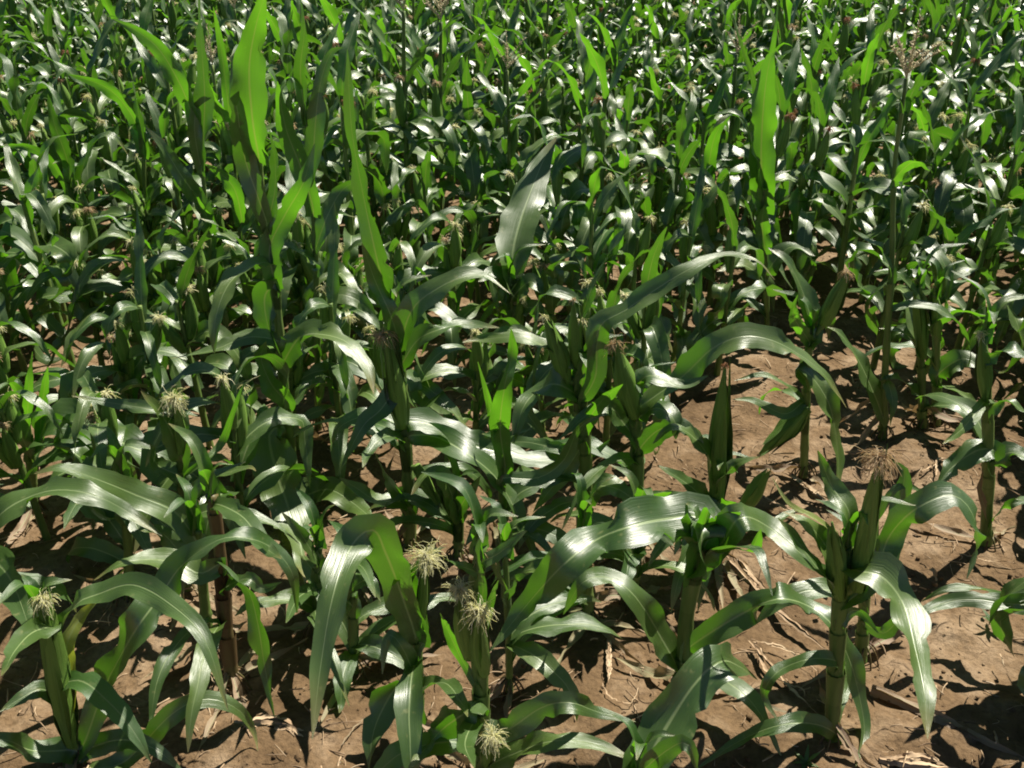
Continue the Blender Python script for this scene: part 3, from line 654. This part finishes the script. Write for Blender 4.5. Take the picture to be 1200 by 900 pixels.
NP((832, 330), [(832, 270), (830, 220)], .010, [
    ([(830, 222), (832, 185), (840, 155), (856, 136)], 17, 'b', 'fresh', -.04), ([(831, 235), (815, 205), (790, 215)], 20, 'd'), ([(831, 250), (860, 232), (880, 250)], 20, 'd')],
   [((838, 262), (847, 226), 15, 'redsilk', .04, -.02, 90)], 'corn plant with a brown silk ear just left of the luminous yellow-green blade', seed=43, extra=1)

NP((537, 655), [(537, 610), (536, 580)], .015, [([(537, 600), (548, 580), (563, 558)], 22, 's', 'leaf'), ([(536, 600), (520, 560), (500, 555), (482, 580)], 26, 'd')],
   [((536, 612), (519, 575), 15, None, 0, -.02), ((538, 600), (530, 574), 13, None, 0, 0)], 'stubby dark corn stalk with two small ears behind the lowest silk tufts', seed=44, extra=4)
NP((597, 808), [(596, 740), (592, 650)], .009, [([(594, 700), (603, 680), (620, 672)], 14, 'd'), ([(594, 690), (580, 660), (584, 640)], 12, 's')], (), 'thin green corn stalk standing right of the several pale silk tufts', seed=45, extra=4)
NP((690, 728), [(688, 680), (684, 618)], .015, [([(685, 640), (705, 622), (735, 630)], 24, 'd'), ([(686, 650), (664, 640), (645, 655)], 22, 'd')], (), 'short corn stalk shaded beneath the very broad leaf', seed=46, extra=4, dead=5)
NP((742, 700), [(745, 655), (748, 610)], .014, [([(747, 640), (765, 620), (790, 640)], 24, 'd')], (), 'short corn stalk left of the thick-stalked plant, under the base of its very broad leaf', seed=47, extra=4, dead=5)
NP((413, 782), [(414, 730), (412, 665)], .013, [([(413, 690), (432, 680), (446, 705)], 20, 'd'), ([(413, 710), (390, 700), (375, 730)], 22, 'd')], (), 'short corn stalk mostly hidden behind the folded hanging leaf', seed=48, extra=5, dead=4)
NP((150, 700), [(150, 640), (146, 560)], .013, [([(148, 590), (120, 570), (90, 590), (75, 620)], 26, 'd'), ([(148, 600), (170, 585), (200, 605)], 26, 'd')], (), 'shaded corn plant at left beneath the very broad grey-green leaf', seed=49, extra=2, dead=4)

# ------------------------------------------------------------------ the rows behind: a few plants built once, copied plant by plant
def field_plant(seed, h, nleaf, style, tassel=False, ears=1, silk='tansilk'):
    rng = random.Random(seed); root = empty('corn_plant', (0, 0, 0))
    lean = Vector((rng.uniform(-.03, .03), rng.uniform(-.03, .03), 0))
    stem = [Vector((0, 0, -.02)), Vector((0, 0, h * .5)) + lean * .5, Vector((0, 0, h)) + lean]
    if tassel: stem.append(Vector((0, 0, h + .22)) + lean * 1.6)
    stalk_mesh(stem, .0125, .006, 7, rng).build('stalk', M['stalk'], root)
    az = rng.uniform(0, 6.28)
    for k in range(nleaf):
        s = (k + .8) / nleaf; z = h * (.16 + .84 * s); a = az + k * math.pi + rng.gauss(0, .35)
        top = s > .72
        L = rng.uniform(.36, .56) * (1.0 if not top else .74) * style.get('len', 1); w = rng.uniform(.050, .074) * (.64 if top else 1)
        el = R(rng.uniform(66, 84)) if top and rng.random() < style['erect'] else R(rng.uniform(35, 62))
        erect = el > R(64)
        droop = R(rng.uniform(15, 45)) if erect else R(rng.uniform(95, 135))
        kink = rng.choice([-1, -1, 2, 3, 4, 5, 6]) if not erect else rng.choice([-1, 6, 7])
        p = Vector((0, 0, z)) + lean * s; pts = [p.copy()]; n = 9; e = el; sw = rng.gauss(0, .35)
        for i in range(n):
            d = Vector((math.cos(a) * math.cos(e), math.sin(a) * math.cos(e), math.sin(e)))
            p = p + d * L / n; p.z = max(p.z, .025); pts.append(p.copy()); t = (i + 1) / n
            if i == kink: e -= R(rng.uniform(25, 60)); a += rng.gauss(0, .5)
            e -= droop / n * (1.7 * math.sin(math.pi * min(1, t + .15)) * .9 + .15); a += sw / n
        out = Vector((math.cos(a), math.sin(a), 0))
        mb = MB(); leaf(mb, pts, w, Vector((0, 0, 1)) - out * (.9 if erect else .35), rng, 18, rng.uniform(.2, .5), rng.uniform(.14, .30), twist=rng.uniform(-1.5, 1.5), across=4, shape=(.5, .3))
        mb.build('leaf', M['fresh' if (erect and rng.random() < .3) or rng.random() < .08 else 'leaf'], root)
    for k in range(ears):
        a = az + 1.2 + k * 2.6; z = h * rng.uniform(.55, .8); o = Vector((math.cos(a), math.sin(a), 0)); b0 = Vector((0, 0, z)) + lean * .7 + o * .014
        t0 = b0 + o * rng.uniform(.01, .06) + Vector((0, 0, rng.uniform(.13, .18)))
        eo = ear_mesh(b0, t0, .020, rng, False).build('ear', M['husk'], root)
        sk = silk if k == 0 else 'silk'
        silk_mesh(t0, t0 - b0, .034, rng, 46, 1.3, .0010).build('silk', M[sk], eo)
    if tassel: tassel_mesh(stem[-1] - Vector((0, 0, .01)), .18, rng, 6).build('tassel', M['tassel'], root)
    return root
LUSH = {'erect': .6}; LOW = {'erect': .35, 'len': .92}
protos = [field_plant(101, .62, 11, LUSH), field_plant(102, .70, 11, LUSH, ears=2, silk='silk'), field_plant(103, .52, 9, LOW, ears=3, silk='silk'),
          field_plant(104, .66, 12, LUSH, ears=1, silk='silk'), field_plant(105, .56, 9, LOW, ears=2, silk='silk'), field_plant(106, .76, 12, LUSH, ears=1, silk='redsilk'),
          field_plant(107, .72, 11, LUSH, tassel=True), field_plant(108, .50, 5, LOW, ears=2), field_plant(109, .54, 6, LOW, ears=1, silk='silk'),
          field_plant(110, .60, 12, LUSH, ears=0), field_plant(111, .48, 10, LOW, ears=3)]
used = set()
def kids(o): return [c for c in bpy.data.objects if c.parent == o]
tree = {p: [(c, kids(c)) for c in kids(p)] for p in protos}
def place(pi, x, y, rz, sc, label, group):
    p = protos[pi]
    if pi not in used: used.add(pi); r = p
    else:
        r = p.copy(); COL.objects.link(r)
        for c, gs in tree[p]:
            d = c.copy(); COL.objects.link(d); d.parent = r
            for g in gs: q = g.copy(); COL.objects.link(q); q.parent = d
    r.location = (x, y, -.005); r.rotation_euler = (0, 0, rz); r.scale = (sc, sc, sc)
    tag(r, label, 'corn plant', group); return r
rng = random.Random(7)
cand = []
near_xy = [(o.location.x, o.location.y) for o in bpy.data.objects if o.type == 'EMPTY' and o.get('label')]
for ri, ry in enumerate(ROWS):
    xw = ry * .62 + 1.5; x = -xw
    while x < xw:
        x += rng.uniform(.125, .19) if ry > 3.3 else rng.uniform(.10, .17)
        px = x + rng.gauss(0, .015); py = ry + rng.gauss(0, .045) + .02 * x
        sx, sy = project(Vector((px, py, 0)))
        out = sx < -60 or sx > 1260
        if min((px - a) ** 2 + (py - b) ** 2 for a, b in near_xy) < .10 ** 2: continue
        if 2.4 < py < 3.0 and rng.random() < .25 and not out: continue
        if py < 3.0 and (abs(sx - 605) < 26 or abs(sx - 430) < 18 or abs(sx - 325) < 15): continue
        if ry < 2.0 and not out: continue
        if ry < 2.3 and not out and (sx > 330 or rng.random() < .15): continue
        sparse = (sx > 780 and ry < 3.0 and not out)
        if sparse and (sx > 840 or rng.random() < .55): continue
        if sx > 840 and 3.0 < ry < 3.3 and rng.random() < .2 and not out: continue
        bare = (sx > 700 and ry < 3.3)
        cand.append((px, py, bare, out, sx, sy))
cand.sort(key=lambda c: (c[3], c[1]))
inside = [c for c in cand if not c[3]]; outside = [c for c in cand if c[3]]
print('field plants in frame', len(inside), 'outside', len(outside))
MAXN = 300 - len(near_xy)
G = 'corn plants in the crowded rows behind the open soil'
far_list = inside[MAXN:] + outside
for (x, y, bare, out, sx, sy) in inside[:MAXN]:
    if bare: pi = rng.choice([7, 8, 8, 7, 2, 4])
    else: pi = rng.choice([0, 1, 2, 3, 4, 5, 0, 1, 9, 9, 3, 5, 10, 6] if y > 3.6 else [9, 2, 2, 10, 4, 10] if y > 3.0 else [2, 10, 10, 4, 10])
    lab = 'green corn plant, one of many alike crowded in the rows behind the open soil'
    if pi == 6: lab = 'tasselled corn plant standing among the crowded green rows in the upper half of the field'
    if bare: lab = 'small corn plant with few leaves at the thin front of the crowded rows'
    g = G + (' with tassels' if pi == 6 else ' at their thin front' if bare else '')
    place(pi, x, y, rng.uniform(0, 6.28), rng.uniform(.86, 1.14) * (.94 if y < 3.1 else 1), lab, g)

# everything farther back or beside the frame: one mass
chunks = []
mats_all = [M['stalk'], M['leaf'], M['fresh'], M['husk'], M['silk'], M['tansilk'], M['redsilk'], M['tassel']]
V, Fc, UVs, MI = [], [], [], []; off = 0
pd = []
for p in protos:
    vs_l, f_l, uv_l, m_l = [], [], [], []; o_ = 0
    for c, gs in tree[p]:
        for ob in [c] + gs:
            me = ob.data; a = np.empty(len(me.vertices) * 3, np.float32); me.vertices.foreach_get('co', a); vs_l.append(a.reshape(-1, 3))
            mi = mats_all.index(me.materials[0])
            for po in me.polygons: f_l.append([i + o_ for i in po.vertices]); m_l.append(mi)
            u = np.empty(len(me.loops) * 2, np.float32); me.uv_layers[0].data.foreach_get('uv', u); uv_l.append(u)
            o_ += len(me.vertices)
    pd.append((np.concatenate(vs_l), f_l, np.concatenate(uv_l), m_l))
if far_list:
    for (x, y, bare, out, sx, sy) in far_list:
        v, f, u, m_ = pd[rng.choice([0, 1, 2, 3, 4, 5, 9, 0, 5, 6])]; a = rng.uniform(0, 6.28); s = rng.uniform(.88, 1.14); c_, s_ = math.cos(a) * s, math.sin(a) * s
        w = np.empty_like(v); w[:, 0] = v[:, 0] * c_ - v[:, 1] * s_ + x; w[:, 1] = v[:, 0] * s_ + v[:, 1] * c_ + y; w[:, 2] = v[:, 2] * s
        V.append(w); Fc += [[i + off for i in q] for q in f]; UVs.append(u); MI += m_; off += len(v)
    me = bpy.data.meshes.new('corn_rows'); me.from_pydata(np.concatenate(V), [], Fc)
    for m in mats_all: me.materials.append(m)
    uvl = me.uv_layers.new(name='UVMap'); uvl.data.foreach_set('uv', np.concatenate(UVs))
    me.polygons.foreach_set('material_index', MI); me.polygons.foreach_set('use_smooth', [True] * len(Fc)); me.update()
    o = bpy.data.objects.new('corn_rows', me); COL.objects.link(o)
    tag(o, 'far rows of corn running together into one green mass along the top', 'corn rows', kind='stuff')

# ------------------------------------------------------------------ dry litter on the soil
def dry_piece(pts, w, label, seed, split=1, mat='straw', name='dry_stalk', cat='dry stalk'):
    rng = random.Random(seed); mb = MB(); P = [ground_at(*p) for p in pts]; o = P[0].copy(); o.z = 0
    for k in range(split):
        j = [p + Vector((rng.gauss(0, .012) * (split > 1), rng.gauss(0, .012) * (split > 1), .012 + rng.uniform(0, .006))) for p in P]
        q = catmull(j, 30)
        for i_ in range(30): q[i_] = q[i_] + Vector((rng.gauss(0, .0012), rng.gauss(0, .0012), rng.gauss(0, .0008)))
        if w > .015 or split == 1 and w > .009: leaf(mb, q, w * 1.25, (0, 0, -1), rng, 34, 1.1, .12, across=6, shape=(.9, .4))
        leaf(mb, q, w * rng.uniform(.5, .9), (0, 0, 1), rng, 34, .9, .25, twist=rng.uniform(-2, 2), across=4, shape=(.8, .4))
    ob = mb.build(name, M[mat], None, o); tag(ob, label, cat, 'dry corn remains lying on the soil'); return ob
dry_piece([(852, 658), (880, 690), (915, 722), (945, 748), (972, 770)], .018, 'longest straw-coloured dry stalk slanting across the soil at lower right', 1, 1)
dry_piece([(856, 650), (885, 683), (912, 712)], .014, 'shorter dry stalk lying just above the long slanting one at lower right', 2)
dry_piece([(885, 762), (905, 790), (925, 812), (945, 838)], .013, 'frayed split dry stalk beside the small curled leaf at lower right', 3, 3)
dry_piece([(880, 757), (910, 765), (940, 775), (955, 790)], .005, 'thin crooked straw wisp above the small curled leaf at lower right', 4, 2)
dry_piece([(1020, 812), (1080, 838), (1130, 862), (1180, 885), (1215, 902)], .022, 'thick reddish brown dry stalk slanting into the bottom right corner', 5, 1, 'dead')
dry_piece([(1030, 885), (1080, 892), (1120, 905)], .016, 'pale flattened dry stalk along the bottom edge at right', 6, 2)
dry_piece([(418, 668), (430, 700), (446, 735), (452, 748)], .012, 'reddish dry stalk leaning on the soil left of the bursting silk tuft', 7, 1, 'dead')
dry_piece([(706, 806), (715, 822), (738, 830), (748, 812)], .005, 'thin dry stem bent into a hook on the bare soil at bottom centre', 8)
dry_piece([(712, 752), (714, 785), (712, 805)], .010, 'short upright-looking dry leaf scrap above the hooked stem', 9)
dry_piece([(250, 758), (252, 800), (270, 815), (290, 822)], .010, 'curved dry leaf strip by the foot of the red-brown stalk', 10)
dry_piece([(282, 858), (310, 856), (330, 862), (355, 866)], .018, 'crumpled straw bundle in the shade near the bottom left', 11, 3)
dry_piece([(925, 560), (950, 580), (975, 600)], .014, 'dry leaf strip fanned out from the foot of the plant with a hanging ear', 12, 3)
dry_piece([(710, 575), (735, 566), (752, 560)], .016, 'pale dry husk pieces on the soil behind the broad lying leaf', 13, 3)
dry_piece([(130, 640), (155, 632), (160, 645)], .010, 'small dry scrap on the soil at mid left', 14, 2)
dry_piece([(1122, 655), (1160, 662), (1200, 665)], .008, 'thin straw lying beneath the plant with the clear shadow', 15, 1)
dry_piece([(400, 880), (425, 850), (470, 835)], .006, 'thin twig on the soil at the bottom left of centre', 16, 1, 'dead')
dry_piece([(895, 590), (920, 603), (945, 612)], .009, 'wavy pale leaf strip on the soil right of the withered silk ear', 17, 2)
dry_piece([(1080, 560), (1110, 545), (1140, 556)], .008, 'dry straw left of the plant with the clear shadow', 18, 2)
def husk_scrap(px, py, w, l, label, seed):
    rng = random.Random(seed); c = ground_at(px, py); a = rng.uniform(0, 3.1); d = Vector((math.cos(a), math.sin(a), 0)); mb = MB()
    leaf(mb, [c - d * l + Vector((0, 0, .008)), c + Vector((0, 0, .03)), c + d * l + Vector((0, 0, .012))], w, (0, -.3, 1), rng, 12, .6, .2)
    o = mb.build('dry_husk', M['straw'], None, c); tag(o, label, 'dry husk', 'dry corn remains lying on the soil')
husk_scrap(224, 456, .045, .05, 'upright pale dry husk scrap at mid left behind the bearded ear', 1)
husk_scrap(303, 468, .04, .05, 'pale dry husk scrap right of the bearded ear near the tall slender stalk', 2)
husk_scrap(232, 430, .03, .04, 'small torn husk scrap just above the upright pale one at mid left', 3)
husk_scrap(195, 790, .03, .03, 'little twisted husk scrap on the bare soil at lower left', 4)
husk_scrap(1090, 678, .012, .02, 'tiny whitish scrap on the bare soil below the clear stalk shadow', 5)
#husk_scrap(330, 868, .05, .06, 'broad dry husk at the bottom left beside the straw bundle', 6)

mb = MB(); rl = random.Random(5)                                        # countless crumbs of straw between the rows
for k in range(5200):
    y = 1.2 + 4.2 * rl.random() ** 1.1; x = rl.uniform(-1, 1) * (y * .6 + .5)
    row = min(abs(y - r_) for r_ in ROWS)
    if row > .16 and rl.random() < .62: continue
    a = rl.uniform(0, 6.28); l = rl.uniform(.008, .05) * (1.6 if rl.random() < .12 else 1); w = rl.uniform(.0008, .0028)
    d = Vector((math.cos(a), math.sin(a), rl.uniform(-.1, .25))); c = Vector((x, y, .010 + rl.uniform(-.006, .012)))
    tube(mb, catmull([c, c + d * l * .5 + Vector((rl.gauss(0, .003), rl.gauss(0, .003), .002)), c + d * l], 5), w, 4, flat=.6)
o = mb.build('straw_litter', M['straw']); tag(o, 'fine straw and chaff scattered over the reddish soil', 'litter', kind='stuff')
mb = MB()                                                               # clods and pebbles of dry earth
for k in range(3600):
    y = 1.15 + 3.6 * rl.random(); x = rl.uniform(-1, 1) * (y * .6 + .4); r_ = abs(rl.gauss(0, .0042)) + .0012; c = Vector((x, y, .004 + noise.fractal(Vector((x, y, 0)) * 1.6, 1, 2, 4) * .012))
    vs_, fs, uvs = [], [], []
    ico = [(0, 0, 1), (.9, 0, .3), (.28, .85, .3), (-.72, .53, .3), (-.72, -.53, .3), (.28, -.85, .3), (0, 0, -.6)]
    for q in ico: vs_.append(c + Vector(q) * r_ * rl.uniform(.7, 1.3)); uvs.append((0, 0))
    for i in range(5): fs.append((0, 1 + i, 1 + (i + 1) % 5)); fs.append((6, 1 + (i + 1) % 5, 1 + i))
    mb.add(vs_, fs, uvs)
o = mb.build('soil_clods', M['soil']); tag(o, 'small clods and crumbs of dry soil on the ground', 'clods', kind='stuff')

def weed(px, py, s, label, seed):
    rng = random.Random(seed); c = ground_at(px, py); root = empty('weed_seedling', c); tag(root, label, 'weed')
    for k in range(6):
        a = k * 1.1 + rng.uniform(-.3, .3); o = Vector((math.cos(a), math.sin(a), rng.uniform(.3, 1.1)))
        mb = MB(); leaf(mb, [c + Vector((0, 0, .002)), c + o * s * .5, c + o * s + Vector((0, 0, -s * .2))], s * .3, (0, 0, 1), rng, 8, .2, .05, across=2); mb.build('leaf', M['fresh'], root, c)
weed(1162, 730, .035, 'tiny weed seedling on the bare soil at lower right near the edge', 1)
weed(944, 895, .03, 'tiny weed seedling at the bottom edge left of the biggest lower right plant', 2)
for p, ch in tree.items():
    if protos.index(p) not in used:
        for c, gs in ch:
            for g in gs: bpy.data.objects.remove(g)
            bpy.data.objects.remove(c)
        bpy.data.objects.remove(p)
